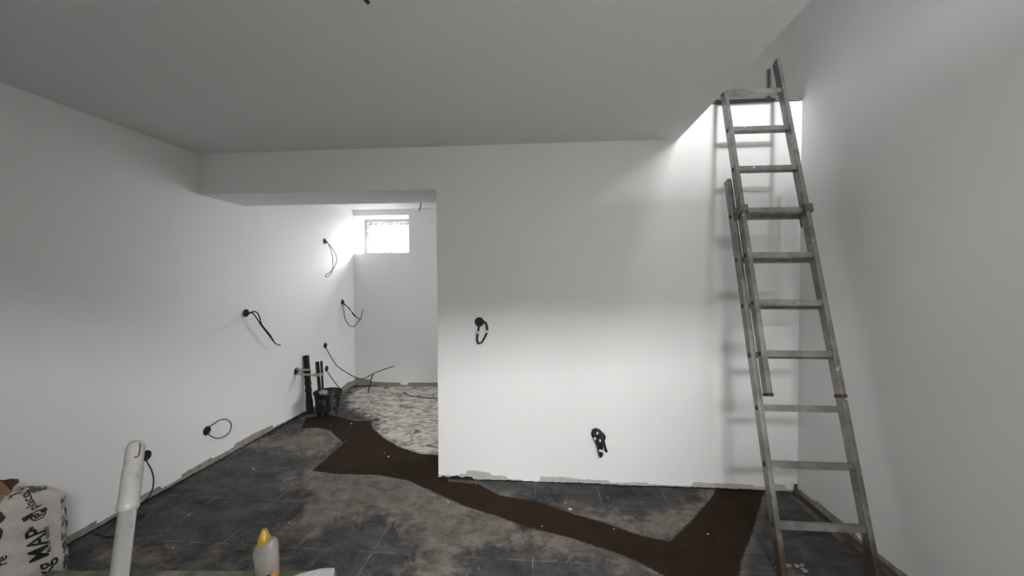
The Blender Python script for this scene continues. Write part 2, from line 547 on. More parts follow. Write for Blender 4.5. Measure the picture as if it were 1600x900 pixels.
# ------------------------------------------------------------------ extension ladder
LY0, ANG, OFF, SP = 2.0353, 1.2836, 0.0701, 0.2894
LX0, LX1, FX0, FX1, T1, TF = 1.192, 1.6323, 1.2131, 1.5839, 0.2438, 1.1142
lad = thing('extension_ladder', 'long two-section aluminium extension ladder leaning up into the stairwell opening', 'ladder', ((LX0 + LX1) / 2, LY0, 0))
MI = Matrix.Translation(lad.location).inverted()
ML = MI @ Matrix(((1, 0, 0, 0), (0, -math.sin(ANG), math.cos(ANG), LY0), (0, math.cos(ANG), math.sin(ANG), 0), (0, 0, 0, 1)))  # local: x, depth out of the wall, along
mm = N('worn aluminium')
mm.set(Metallic=0.6)
p = mm.n('ShaderNodeNewGeometry').outputs['Position']
sp_ = mm.n('ShaderNodeSeparateXYZ'); mm.l(p, sp_.inputs[0])
na, nb, nc = mm.noise(7, 6, .6, p), mm.noise(38, 4, .6, p), mm.noise(24, 2, .5, p)
ca = mm.mix(mm.ramp(na, .35, .65), (0.18, 0.174, 0.167), (0.34, 0.33, 0.32))
ca = mm.mix(mm.math('MULTIPLY', mm.ramp(nb, .55, .7), .5), ca, (0.12, 0.108, 0.095))
ca = mm.mix(mm.ramp(nc, .70, .74), ca, (0.8, 0.8, 0.8))
low = mm.math('ADD', sp_.outputs[2], mm.math('MULTIPLY_ADD', na, .5, -.25))
ca = mm.mix(mm.math('MULTIPLY', mm.ramp(low, .26, .10), .85), ca, (0.10, 0.06, 0.035))
mm.color(ca)
mm.l(mm.math('MULTIPLY_ADD', nb, .4, .28), mm.b.inputs['Roughness'])
ALU = mm.m
PLUG = plain('brown stained end plug', (0.07, 0.05, 0.04), .8, var=.3)
PLUG2 = plain('painted hollow shade', (0.012, 0.011, 0.010), .9)  # near-black filler painted as the shade inside hollow rung ends
BRK = plain('dull bracket steel', (0.16, 0.15, 0.14), .5, .6, var=.25, scale=30)
SW, SD = 0.026, 0.056


def stile(x, o, t0, t1):
    bm = bmesh.new()
    box(bm, (x - SW / 2, o - SD / 2, t0), (x + SW / 2, o + SD / 2, t1), .0035, M=ML)
    # shallow ribs along the front face
    for dx in (-.0085, .0085):
        box(bm, (x + dx - .002, o + SD / 2 - .001, t0 + .004), (x + dx + .002, o + SD / 2 + .0016, t1 - .004), M=ML)
    return link('stile', bm, ALU, lad)


def rung(x0, x1, o, t):
    bm = bmesh.new()
    hw, hh, th = .017, .0165, .004
    prof = []
    def ring(x, a, b): return [bm.verts.new(ML @ Vector((x, o + u * a, t + v * b))) for u, v in ((-1, -1), (1, -1), (1, 1), (-1, 1))]
    xa, xb = x0 - SW / 2 - .0015, x1 + SW / 2 + .0015
    o0, o1, i0, i1 = ring(xa, hw, hh), ring(xb, hw, hh), ring(xa, hw - th, hh - th), ring(xb, hw - th, hh - th)
    for k in range(4):
        j = (k + 1) % 4
        bm.faces.new((o0[k], o0[j], o1[j], o1[k])); bm.faces.new((i0[k], i1[k], i1[j], i0[j]))
        bm.faces.new((o0[k], i0[k], i0[j], o0[j])); bm.faces.new((o1[k], o1[j], i1[j], i1[k]))
    # two anti-slip ribs on top
    for u in (-.009, .0, .009):
        box(bm, (x0 + SW / 2, o + u - .0018, t + hh - .001), (x1 - SW / 2, o + u + .0018, t + hh + .0022), M=ML)
    for x in (xa, xb):
        sx_ = 1 if x == xa else -1
        box(bm, (min(x + sx_ * .0012, x + sx_ * .006), o - hw + th * .9, t - hh + th * .9), (max(x + sx_ * .0012, x + sx_ * .006), o + hw - th * .9, t + hh - th * .9), mat=1, M=ML)
    return link('rung', bm, [ALU, PLUG2], lad)


stile(LX0, 0, .015, 2.235); stile(LX1, 0, .015, 2.235)
stile(FX0, OFF, .90, 3.115); stile(FX1, OFF, .90, 3.10)
for k in range(7): rung(LX0, LX1, 0, T1 + k * SP)
for k in range(7): rung(FX0, FX1, OFF, TF + k * SP)
for x, o, t in ((LX0, 0, 0), (LX1, 0, 0), (FX0, OFF, .885), (FX1, OFF, .885)):
    bm = bmesh.new()
    box(bm, (x - SW / 2 - .002, o - SD / 2 - .002, t), (x + SW / 2 + .002, o + SD / 2 + .002, t + .018), .003, M=ML)
    link('foot' if t == 0 else 'end_plug', bm, PLUG, lad)
for x, sgn in ((FX0, -1), (FX1, 1)):
    bm = bmesh.new()
    t0, t1, o1 = 1.955, 2.012, OFF + SD / 2
    box(bm, (x - .023, o1 + .002, t0 + .012), (x + .023, o1 + .010, t1), .002, M=ML)
    for s in (-1, 1):
        xx = x + s * .021
        poly = [ML @ Vector((xx, o1 + .009, t1)), ML @ Vector((xx, o1 + .009, t0 + .012)), ML @ Vector((xx, -.026, t0 - .045)), ML @ Vector((xx, -.026, t1 - .03)), ML @ Vector((xx, o1 - .03, t1))]
        if s == -sgn: poly = [ML @ Vector((xx, o1 + .009, t1)), ML @ Vector((xx, o1 + .009, t0 + .012)), ML @ Vector((xx, o1 - .030, t0)), ML @ Vector((xx, o1 - .030, t1))]
        prism(bm, poly, (s * .004, 0, 0))
    tube(bm, [ML @ Vector((x - .027, o1 - .016, t1 - .022)), ML @ Vector((x + .027, o1 - .016, t1 - .022))], .005, 8, False)
    link('guide_bracket', bm, BRK, lad)

# ------------------------------------------------------------------ junction boxes and cables
def cable(parent, pts, r=.0035, mat=None, name='cable'):
    bm = bmesh.new()
    r *= 1.25 if r < .008 else 1
    tube(bm, [Vector(p) - parent.location for p in pts], r, 7)
    return link(name, bm, mat or CABLE, parent)


def jbox(c, nrm, label, r=.034, group=None):
    """round back box set in a wall, its open mouth facing nrm"""
    t = thing('junction_box', label, 'junction box', c, group)
    bm = bmesh.new()
    q = Vector(nrm).to_track_quat('Z', 'Y').to_matrix().to_4x4()
    lathe(bm, [(r * .86, .0006), (r * .86, .004), (r, .006), (r * 1.04, .004), (r * 1.04, -.002)], q, 24, True, False)
    link('box_rim', bm, BOXIN, t, False)
    bm = bmesh.new()
    for k, (dx, dz) in enumerate(((-.3, .2), (.25, .25), (0, -.35))):
        lathe(bm, [(r * .16, .003), (r * .16, .009), (r * .08, .011)], q @ Matrix.Translation((dx * r, dz * r, 0)), 10)
    link('screw_boss', bm, BOXIN, t)
    return t


XP = (1, 0, 0)
j = jbox(lw(384, 489), XP, 'black junction box on the left wall, two cables hanging right and joining low')
cable(j, [lw(381, 491, .004), lw(384, 493, .03), lw(392, 488, .07), lw(400, 487.5, .10), (lw(405, 494, .11)), lw(409, 507, .11), lw(421, 522, .11), lw(430, 536, .11), lw(438, 539.5, .11)], .0045)
cable(j, [lw(384, 491, .004), lw(387, 491, .03), lw(394, 489, .07), lw(401, 497, .10), lw(408, 508, .105), lw(420, 523.5, .105), lw(429, 535, .105), lw(433, 538, .105)], .0045)
j = jbox(lw(507, 377), XP, 'highest black junction box on the left wall, two thin cables in a drooping loop')
cable(j, [lw(507, 377, .004), lw(511, 379, .05), lw(519, 388, .10), lw(526, 402, .12), lw(524, 414, .12), lw(517, 424, .12), (lw(509, 430, .10))], .0035)
cable(j, [lw(507, 376, .004), lw(512, 379, .05), lw(518, 394, .10), lw(520, 410, .11), lw(519, 423, .11), lw(514, 431, .11), lw(509.5, 433, .11), lw(508, 430.5, .1)], .0035)
j = jbox(lw(535, 472), XP, 'black junction box near the far corner of the left wall, cables bending up')
cable(j, [lw(535, 471, .004), lw(538, 476, .06), lw(545, 481, .12), lw(551, 489, .16), lw(559, 497, .18), lw(563.5, 498, .19), lw(565, 492, .19), lw(567, 483, .2)], .0042)
cable(j, [lw(535, 473, .004), lw(537, 484, .05), lw(538, 492, .08), lw(542, 504, .12), lw(549, 510, .14), lw(556, 508, .16), lw(560, 502, .18), lw(564, 498.5, .19)], .0042)
cable(j, [lw(536, 472, .004), lw(541, 478, .07), lw(548, 485, .13), lw(553, 493, .15), lw(561, 497.5, .17)], .004)
j = jbox(lw(508, 540), XP, 'black junction box whose long cable swoops right above the back room floor')
cable(j, [lw(508, 541, .004), lw(511, 547, .05), lw(518, 559, .15), lw(526, 571, .25), lw(538, 580, .38), lw(552, 588, .5), lw(562, 591.5, .58), lw(570, 591, .66), lw(583, 584, .76), lw(598, 578, .88), lw(615.5, 572, 1.0)], .0042)
a_ = lw(583, 584, .76)
cable(j, [a_, on(580, 592, 0, XL + .77), on(577, 604, 0, XL + .77), on(575, 615, 0, XL + .765)], .0055)
j = jbox(lw(510, 576), XP, 'low black junction box behind the bucket with one cable dropping to the bucket rim')
cable(j, [lw(510, 577, .004), lw(513, 583, .04), lw(520, 593, .10), lw(526, 601, .17), lw(531, 607, .22)], .0042)
j = jbox(lw(323, 673), XP, 'black junction box low on the left wall with a single oval loop of cable')
cable(j, [lw(326, 668, .004), lw(333, 663, .02), lw(343, 656.5, .05), lw(354, 655.5, .07), lw(361, 662, .08), lw(359, 674, .08), lw(350, 682, .07), lw(339, 685, .06), lw(329, 681, .03), lw(323, 676, .004)], .0032)
j = jbox(lw(228, 712), XP, 'low black junction box partly hidden by the white pipe, cable drooping down')
cable(j, [lw(228, 713, .004), lw(230, 722, .02), lw(237, 735, .05), lw(240, 752, .07), lw(236, 770, .07), lw(226, 783, .06), lw(216, 797, .04), lw(208, 803, .03)], .0035)
# water supply
j = jbox(lw(463, 580), XP, 'round black wall sleeve left of the batten with two dusty supply pipes coming out', .038)
for pts in ([lw(463, 577.5, .004), lw(472, 578, .08), lw(482, 578, .16)],
            [lw(463, 583, .004), lw(475, 585, .10), lw(490, 586, .22), lw(505, 585, .33)]):
    bm = bmesh.new(); tube(bm, [p_ - j.location for p_ in pts], .011, 12); link('supply_pipe', bm, PIPEM, j)
for q in (492, 500):
    bm = bmesh.new(); box(bm, lw(q, 585.5, .30 if q > 495 else .24) - j.location - Vector((.012, .016, .018)), lw(q, 585.5, .30 if q > 495 else .24) - j.location + Vector((.012, .016, .018)), .004)
    link('valve', bm, PIPEM, j)

# middle wall box with taped loop
YN = (0, -1, 0)
j = jbox(cw(749, 503), YN, 'black junction box on the middle wall with a narrow hanging loop of taped cable')
lp = [cw(751, 502, .01), cw(748, 510, .03), cw(746.5, 519, .04), cw(745, 530, .045), cw(747, 536, .045), cw(752, 535, .04), cw(757, 527, .035), cw(760.5, 518, .035), cw(760, 509, .03), cw(757, 503, .025), cw(751, 500, .01)]
cable(j, lp, .0048)
cable(j, [p_ + Vector((.006, -.003, .002)) for p_ in lp[:-1]], .0045)
for q in ((746.3, 519.5, .045), (760.3, 518, .042)):
    bm = bmesh.new(); p_ = cw(*q) - j.location
    box(bm, p_ - Vector((.011, .006, .009)), p_ + Vector((.013, .008, .009)), .003)
    link('tape', bm, LABELW, j)
# middle wall connector bundle
j = jbox(cw(931, 678), YN, 'low black junction box on the middle wall with white-tagged folded bundle of cables', .034)
bnd = [[(927, 672, .03), (930, 684, .055), (935, 698, .055), (938, 713, .05)], [(931, 670, .035), (936, 680, .06), (940, 694, .06), (940.5, 712, .05)],
       [(936, 673, .03), (942, 684, .05), (945, 697, .05), (948, 706, .045)], [(929, 671, .04), (933, 685, .07), (937, 699, .07), (939, 714, .05)],
       [(934, 671, .02), (942, 678, .03), (945, 684, .03), (941, 690, .05)]]
for i, b in enumerate(bnd):
    cable(j, [cw(931 + i, 677, .004)] + [cw(*q) for q in b], .0085 if i < 4 else .006)
for q in ((933.5, 677, .072), (929.5, 685.5, .07), (937.5, 688.5, .078), (937.5, 704, .076), (940.5, 705, .07)):
    bm = bmesh.new(); p_ = cw(*q) - j.location
    box(bm, p_ - Vector((.007, .003, .008)), p_ + Vector((.007, .003, .008)), .002)
    link('tape', bm, LABELW, j)

# cables hanging from the ceilings
def stub(pts, label, r=.004):
    bm = bmesh.new(); o = Vector(pts[0])
    tube(bm, [Vector(p) - o for p in pts], r, 7)
    ob = link('ceiling_cable', bm, CABLE); ob.location = o
    return tag(ob, label, 'cable')
a_ = on(658, 316.5, 2, CZ); k_ = a_[1]
stub([a_ + Vector((0, 0, .002)), on(657, 321, 1, k_), on(656, 325, 1, k_), on(655, 330, 1, k_)], 'short black cable end hanging from the back room ceiling by the window', .007)
a_ = on(569, -5, 2, CZ)
stub([a_ + Vector((0, 0, .002)), a_ + Vector((.003, 0, -.008)), a_ + Vector((.012, .012, -.016))], 'tiny black cable stub in the ceiling at the very top of the photo', .007)
a_ = on(1218, 51, 0, XR - .001)
b_ = on(1229, 57, 0, XR - .03)
ob = stub([a_ + Vector((.002, 0, 0)), a_.lerp(b_, .5) + Vector((-.01, 0, .004)), b_], 'short black cable end sticking out above the ladder in the stairwell', .009)

# cables lying on the floor
def fcable(pts, label, r=.0045, name='floor_cable'):
    o = Vector(pts[0]); bm = bmesh.new()
    tube(bm, [Vector(p) - o for p in pts], r, 7)
    ob = link(name, bm, CABLE); ob.location = o
    return tag(ob, label, 'cable')
def flz(px, py, z=.005): return on(px, py, 2, z)
fcable([flz(631, 613), flz(640, 618, .012), flz(655, 620), flz(672, 622), flz(690, 622), flz(705, 620)], 'black cable lying on the back room floor running behind the middle wall', .006)
fcable([flz(533, 611), flz(540, 613), flz(550, 612.5), flz(560, 608), flz(568, 604)], 'dusty black cable curled on the back room floor right of the bucket', .005)
fcable([flz(233, 793), flz(222, 806, .006), flz(206, 808, .006), flz(190, 812, .01), flz(172, 822, .006), flz(160, 835, .006), flz(170, 838, .006), flz(186, 836, .006)], 'thin black cable tangled on the floor along the left wall behind the white pipe', .0045)
fcable([flz(150, 833), flz(170, 838.5, .008), flz(196, 832, .008), flz(212, 818, .008), flz(228, 806, .01), flz(212, 803, .006)], 'second black cable end crossing the tangle at the foot of the left wall', .004)

# ------------------------------------------------------------------ batten leaning by the bucket
bm = bmesh.new()
b0 = Vector((XL + .055, 4.27, 0))
tp = on(482, 554, 0, XL + .03)
b0 = on(484.5, 646, 2, 0.0)
b0.x = max(b0.x, XL + .05)
box(bm, (-.024, -.022, 0), (.024, .022, tp.z), .003)
box(bm, (-.028, -.026, 0), (.030, .026, .16), .004)
for z in (.25, .33, .45): box(bm, (-.027, -.0245, z), (.027, .0245, z + .03), .002)
ob = link('batten', bm, plain('black dirty batten', (0.013, 0.011, 0.010), .8, var=.4, scale=30, bump=.4))
ob.location = b0
ob.rotation_euler = (0, -math.atan2(b0.x - XL - .035, tp.z), 0)
tag(ob, 'upright black batten leaning on the left wall next to the bucket', 'batten')

# ------------------------------------------------------------------ bucket and tools
bc = fl(512, 642)
bc = Vector((-2.405, 4.17, 0))
bk = thing('mortar_bucket', 'black round bucket spattered with pale mortar standing at the end of the brown trench', 'bucket', bc)
mm = N('black bucket plastic with mortar spatter')
mm.set(Roughness=.7)
sp1 = mm.ramp(mm.noise(16, 6, .7, None, .8, (1, 1, .45)), .54, .66)
mm.color(mm.mix(mm.math('MULTIPLY', sp1, .6), (0.012, .011, .010), (0.28, .26, .24)))
mm.bump(sp1, .5, .004)
BK = mm.m
bm = bmesh.new()
prof = [(.108, .0), (.112, .004), (.128, .12), (.138, .235), (.146, .24), (.150, .262), (.145, .270), (.138, .266), (.126, .12), (.106, .012), (.0005, .010)]
lathe(bm, prof, None, 36, True, True)
link('bucket_body', bm, BK, bk)
bm = bmesh.new()
lathe(bm, [(.134, .20), (.1345, .214), (.128, .222), (.06, .216), (.0005, .226)], None, 30, True, True)
for v in bm.verts: v.co.z += .012 * noise.noise(v.co * 18)
link('mortar', bm, plain('wet grey mortar', (.10, .09, .08), .8, var=.5, scale=14, bump=.6), bk)
bm = bmesh.new()
tube(bm, [(.148 * math.cos(a), .148 * math.sin(a) * .5 + (-.148 * .86 * math.sin(a)) * 1, .25 - .075 * math.sin(a)) for a in [math.pi * k / 10 for k in range(11)]], .0035, 7)
link('handle', bm, BRK, bk)
# whitish splash lip and rag on the rim
bm = bmesh.new()
bmesh.ops.create_icosphere(bm, subdivisions=3, radius=.045)
for v in bm.verts: v.co *= 1 + .35 * noise.noise(v.co * 30); v.co.z *= .7
for v in bm.verts: v.co += Vector((-.04, -.02, .255))
link('mortar_lump', bm, plain('dried pale mortar', (.33, .31, .29), .9, var=.4, scale=40, bump=.6), bk)

TOOLD = plain('blackened tool steel', (0.02, .018, .017), .55, .3, var=.4, scale=30)
TOOLS = plain('plaster smeared tool', (0.30, .29, .27), .8, var=.6, scale=30)
def tool(px0, py0, px1, ptop, label, w, hole, name):
    a = on(px0, py0, 1, bc.y - .02); b = on(px1, ptop, 1, bc.y + .03)
    t = thing(name, label, 'tool', a)
    L = (b - a).length
    q = (b - a).to_track_quat('Z', 'Y').to_matrix().to_4x4()
    bm = bmesh.new()
    box(bm, (-w, -.008, 0), (w, .008, L * .93), .003, M=q)
    box(bm, (-w * 1.15, -.011, L * .55), (w * 1.15, .011, L), .005, M=q)
    link('blade', bm, TOOLD, t)
    bm = bmesh.new()
    box(bm, (-w * .5, -.013, L * hole), (w * .6, -.0085, L * hole + .035), .003, M=q)
    link('plaster_smear', bm, TOOLS, t)
    bm = bmesh.new(); box(bm, (-w * .7, -.012, L * .12), (w * .2, -.0085, L * .34), .003, M=q)
    link('plaster_smear', bm, TOOLS, t)
tool(499.5, 612, 495.5, 565, 'dark plastering tool with a pale round spot standing in the bucket, left one', .017, .72, 'plastering_tool')
tool(504.5, 612, 502, 564, 'dark plastering tool standing in the bucket, the right and slightly taller one', .011, .60, 'plastering_tool')

# ------------------------------------------------------------------ small setting debris
bm = bmesh.new()
for k in range(110):
    x = random.uniform(-2.6, 1.7); y = random.uniform(1.3, 5.2)
    if (y > YD - .03 and x > XO - .03) or (x < -2.0 and (y < 1.9 or y > 4.0)) or (x > 1.0 and y < 2.4): continue
    s = random.choice([.002, .0025, .003, .004, .007]) * random.uniform(.7, 1.4)
    r = bmesh.ops.create_icosphere(bm, subdivisions=1, radius=s)
    for v in r['verts']:
        v.co = Vector((v.co.x * random.uniform(.7, 1.6), v.co.y * random.uniform(.7, 1.4), v.co.z * .45)) + Vector((x, y, s * .3))
ob = link('plaster_crumbs', bm, LABELW)
tag(ob, 'scattered small white plaster crumbs over the dark tiled floor', 'debris'); ob['kind'] = 'stuff'

def rubble(c, n, spread, label, mat, hmax=.03):
    bm = bmesh.new()
    for k in range(n):
        s = random.uniform(.003, .009)
        r = bmesh.ops.create_icosphere(bm, subdivisions=2, radius=s)
        off = Vector((random.gauss(0, spread[0]), random.gauss(0, spread[1]), s * .35))
        sc_ = Vector((random.uniform(.7, 1.8), random.uniform(.7, 1.6), random.uniform(.3, .6)))
        ph = Vector((k, k, k))
        for v in r['verts']:
            v.co = Vector([v.co[i] * sc_[i] for i in range(3)]) * (1 + .3 * noise.noise(v.co * 90 + ph)) + off
    ob = link('rubble', bm, mat)
    ob.location = c
    tag(ob, label, 'debris'); ob['kind'] = 'stuff'
rubble(fl(1240, 885), 14, (.05, .03), 'low crumbs of dry mortar beside the left foot of the ladder', PLAST)
rubble(Vector((XL + .05, 4.95, 0)), 30, (.015, .2), 'grey plaster rubble swept into the far left corner of the back room', PLASTL)

# planks along the right wall
def plank(px0, py0, px1, py1, w, h, off, label, mat):
    a, b = on(px0, py0, 2, 0), on(px1, py1, 2, 0)
    x = XR - off
    a = Vector((x, a.y, 0)); b = Vector((x, b.y, 0))
    bm = bmesh.new()
    n = 40
    L = b.y - a.y
    prev = None
    rows = []
    for i in range(n + 1):
        y = L * i / n
        e = .006 * noise.noise(Vector((y * 9, off * 50, 0)))
        rows.append([bm.verts.new(q) for q in ((-w + e, y, 0), (-w + e, y, h * .8 + e * .5), (-w * .6, y, h + e * .5), (0, y, h), (0, y, 0))])
    for r0, r1 in zip(rows, rows[1:]):
        for k in range(4): bm.faces.new((r0[k], r0[k + 1], r1[k + 1], r1[k]))
    bm.faces.new(rows[0]); bm.faces.new(rows[-1][::-1])
    ob = link('wooden_strip', bm, mat); ob.location = a
    return tag(ob, label, 'wooden strip')
WD2 = plain('dusty grey brown wood', (0.13, 0.105, 0.09), .9, var=.4, scale=16, bump=.5)
plank(1440, 940, 1320, 826, .045, .018, .012, 'dirty brown wooden strip along the foot of the right wall nearest the camera', WOODD)
plank(1345, 850, 1262, 778, .035, .012, .062, 'dusty grey wooden strip on the floor behind the ladder near the right wall corner', WD2)
bm = bmesh.new(); box(bm, (-.008, -.006, 0), (.008, .006, .07), .002); box(bm, (-.011, -.008, 0), (.011, .008, .03), .002)
ob = link('peg', bm, WOODD); ob.location = (1.755, 2.86, 0)
tag(ob, 'small dark peg standing at the foot of the corner behind the ladder', 'peg')

# ------------------------------------------------------------------ work table with green board
TZ = .62
TY0, TY1 = .80, 1.098
tb = thing('work_table', 'work table with a dusty green board top carrying the glue bottle', 'table', (-1.05, .95, 0))
tb.rotation_euler.z = .077
mm = N('green moisture board')
mm.set(Roughness=.85)
gn = mm.noise(7, 7, .65)
mm.color(mm.mix(mm.ramp(gn, .42, .62), (0.05, .075, .028), (0.19, .19, .145)))
mm.bump(gn, .2, .002)
T0 = tb.location
bm = bmesh.new(); box(bm, Vector((-1.50, TY0, TZ - .02)) - T0, Vector((-.618, TY1, TZ)) - T0, .003); link('tabletop', bm, mm.m, tb)
for x in (-1.42, -.70):
    for y in (TY0 + .05, TY1 - .05):
        bm = bmesh.new(); box(bm, Vector((x - .022, y - .022, 0)) - T0, Vector((x + .022, y + .022, TZ - .02)) - T0, .003); link('leg', bm, WOODD, tb)
for y in (TY0 + .05, TY1 - .05):
    bm = bmesh.new(); box(bm, Vector((-1.42, y - .012, TZ - .09)) - T0, Vector((-.70, y + .012, TZ - .02)) - T0, .002); link('apron', bm, WOODD, tb)
# white offcut on the board's corner
bm = bmesh.new()
P_ = [on(468, 899, 2, TZ + .001), on(497, 891.5, 2, TZ + .001), on(512, 890, 2, TZ + .001), on(523, 890, 2, TZ + .001), on(521, 905, 2, TZ + .001), on(515, 940, 2, TZ + .001), on(430, 950, 2, TZ + .001), on(440, 910, 2, TZ + .001)]
o_ = P_[0].copy()
prism(bm, [p_ - o_ for p_ in P_], (0, 0, .005))
ob = link('plasterboard_offcut', bm, plain('crumbly white board', (.46, .45, .44), .9, var=.2, scale=60, bump=.5)); ob.location = o_
tag(ob, 'crumbly white board offcut at the right corner of the green table top', 'board')

# ------------------------------------------------------------------ bottle
bo = on(416, 925, 1, 1.045); bo.z = TZ
bt = thing('glue_bottle', 'translucent squeeze bottle with yellow cap and orange label on the green table', 'bottle', bo)
mm = N('cloudy clear plastic')
mm.set(Roughness=.32, Transmission_Weight=.55, IOR=1.3, Alpha=.9)
mm.color(mm.mix(mm.ramp(mm.noise(22, 5), .4, .65), (.34, .32, .29), (.50, .475, .44)))
mm.b.inputs['Roughness'].default_value = .3
PLC = mm.m
sc1 = .0019   # metres per photo pixel at the bottle
zt = lambda y: on(416, y, 1, 1.045).z - TZ
xx = lambda x: on(x, 870, 1, 1.045).x - bo.x
prof = [(401, 434, zt(925)), (400.5, 434.2, zt(915)), (400, 434.5, zt(900)), (400, 434.5, zt(885)), (399, 434.5, zt(872)), (397, 434, zt(864)), (397.5, 434, zt(858)), (400, 433.8, zt(853)), (404, 433.5, zt(849.5)), (410, 433, zt(847)), (415, 432.3, zt(844)), (419, 430.5, zt(841)), (422, 428, zt(839.8))]
bm = bmesh.new()
rings = []
prof[0] = (402, 433, .0)
zs = [q[2] for q in prof]
for a, b, z in prof:
    xc, rx = (xx(a) + xx(b)) / 2, (xx(b) - xx(a)) / 2
    rings.append([bm.verts.new((xc + rx * math.copysign(abs(math.cos(t)) ** .8, math.cos(t)), min(rx, .027) * .85 * math.sin(t), z)) for t in [2 * math.pi * k / 28 for k in range(28)]])
for a, b in zip(rings, rings[1:]):
    for k in range(28):
        f = bm.faces.new((a[k], a[(k + 1) % 28], b[(k + 1) % 28], b[k])); f.smooth = True
bm.faces.new(rings[0][::-1]); bm.faces.new(rings[-1])
link('bottle_body', bm, PLC, bt)
bm = bmesh.new()
cz = zt(849)
k1 = xx(414.3)
CY_ = -.002
lathe(bm, [(.0155, cz), (.0155, zt(840)), (.0140, zt(837.5)), (.0125, zt(836.5)), (.0115, zt(833)), (.0085, zt(831.5)), (.008, zt(827.5)), (.0065, zt(826.3))], Matrix.Translation((k1, CY_, 0)), 24)
for k in range(24):
    a = 2 * math.pi * k / 24
    box(bm, (k1 + .0155 * math.cos(a) - .0008, .0155 * math.sin(a) - .0008 + CY_, cz + .001), (k1 + .0155 * math.cos(a) + .0008, .0155 * math.sin(a) + .0008 + CY_, zt(838.5)))
link('cap', bm, plain('yellow cap plastic', (.30, .20, .012), .45, var=.15, scale=30), bt)
mm = N('orange label with dark stripe')
mm.set(Roughness=.5)
sx = mm.n('ShaderNodeSeparateXYZ'); mm.l(mm.coord(), sx.inputs[0])
dg = mm.math('SUBTRACT', sx.outputs[2], mm.math('MULTIPLY', sx.outputs[0], 1.3))
st = mm.ramp(mm.math('ABSOLUTE', mm.math('SUBTRACT', dg, zt(893) - xx(424) * 1.3)), .0095, .008)
mm.color(mm.mix(st, mm.mix(mm.ramp(mm.noise(40, 3), .4, .6), (.30, .10, .015), (.36, .2, .06)), (.015, .013, .012)))
bm = bmesh.new()
R_ = []
for (a, b, z) in ((400.4, 434.6, zt(918)), (399.4, 435, zt(908)), (399.3, 435.1, zt(900)), (399.3, 435.1, zt(893))):
    xc, rx = (xx(a) + xx(b)) / 2, (xx(b) - xx(a)) / 2 + .0006
    R_.append([bm.verts.new((xc + rx * math.copysign(abs(math.cos(t)) ** .8, math.cos(t)), (min(rx, .027) * .85 + .0012) * math.sin(t), z)) for t in [math.pi * 1.02 + math.pi * .96 * k / 20 for k in range(21)]])
for a, b in zip(R_, R_[1:]):
    for k in range(20): bm.faces.new((a[k], a[k + 1], b[k + 1], b[k]))
for k in range(21): R_[-1][k].co.z += .010 * (k / 20) * 1.2
link('label', bm, mm.m, bt)

# ------------------------------------------------------------------ white plastic pipe leaning on the table
pt_ = on(213, 690, 1, .86); pb = on(186, 905, 1, .745)
d = (pt_ - pb).normalized()
foot = pb - d * (pb.z / d.z)
pp = thing('drain_pipe', 'white plastic drain pipe with a wider slotted socket end standing against the table', 'pipe', foot)
q = d.to_track_quat('Z', 'Y').to_matrix().to_4x4()
L = (pt_ - foot).length
mm = N('dusty white pipe plastic')
mm.set(Roughness=.42)
mm.color(mm.mix(mm.ramp(mm.noise(30, 6, .7), .55, .75), (.36, .35, .335), (.20, .19, .17)))
PV = mm.m
bm = bmesh.new()
r0, r1 = .0160, .0190
lathe(bm, [(r0, 0.0), (r0, L - .135), (r0 - .003, L - .135), (r0 - .003, .0)], q, 32, False, False)
link('pipe_body', bm, PV, pp)
bm = bmesh.new()
cs = L - .148
lathe(bm, [(r0, cs - .004), (r1, cs), (r1 + .0010, cs + .004), (r1 + .0010, cs + .012), (r1, cs + .015), (r1, L - .062), (r1 - .0012, L - .060), (r1 - .0012, L - .016), (r1 - .004, L - .006),
           (r1 - .008, L), (r1 - .0105, L), (r1 - .006, L - .012), (r1 - .005, L - .06)], q, 36, False, False)
link('socket', bm, PV, pp)
# J-shaped slot in the socket, facing the room
iq = q.inverted()
view = (iq.to_3x3() @ (Vector((0, 0, H)) - pt_)).normalized()
a0 = math.atan2(view.y, view.x)
bm = bmesh.new()
sl = [(a0 + .35, L - .008), (a0 + .42, L - .014), (a0 + .45, L - .024), (a0 + .42, L - .034), (a0 + .30, L - .039), (a0 + .12, L - .040), (a0 - .02, L - .039)]
tube(bm, [q @ Vector(((r1 - .0012) * math.cos(a), (r1 - .0012) * math.sin(a), z)) for a, z in sl], .0017, 6)
link('slot', bm, plain('dark slot', (.06, .045, .035), .8), pp)

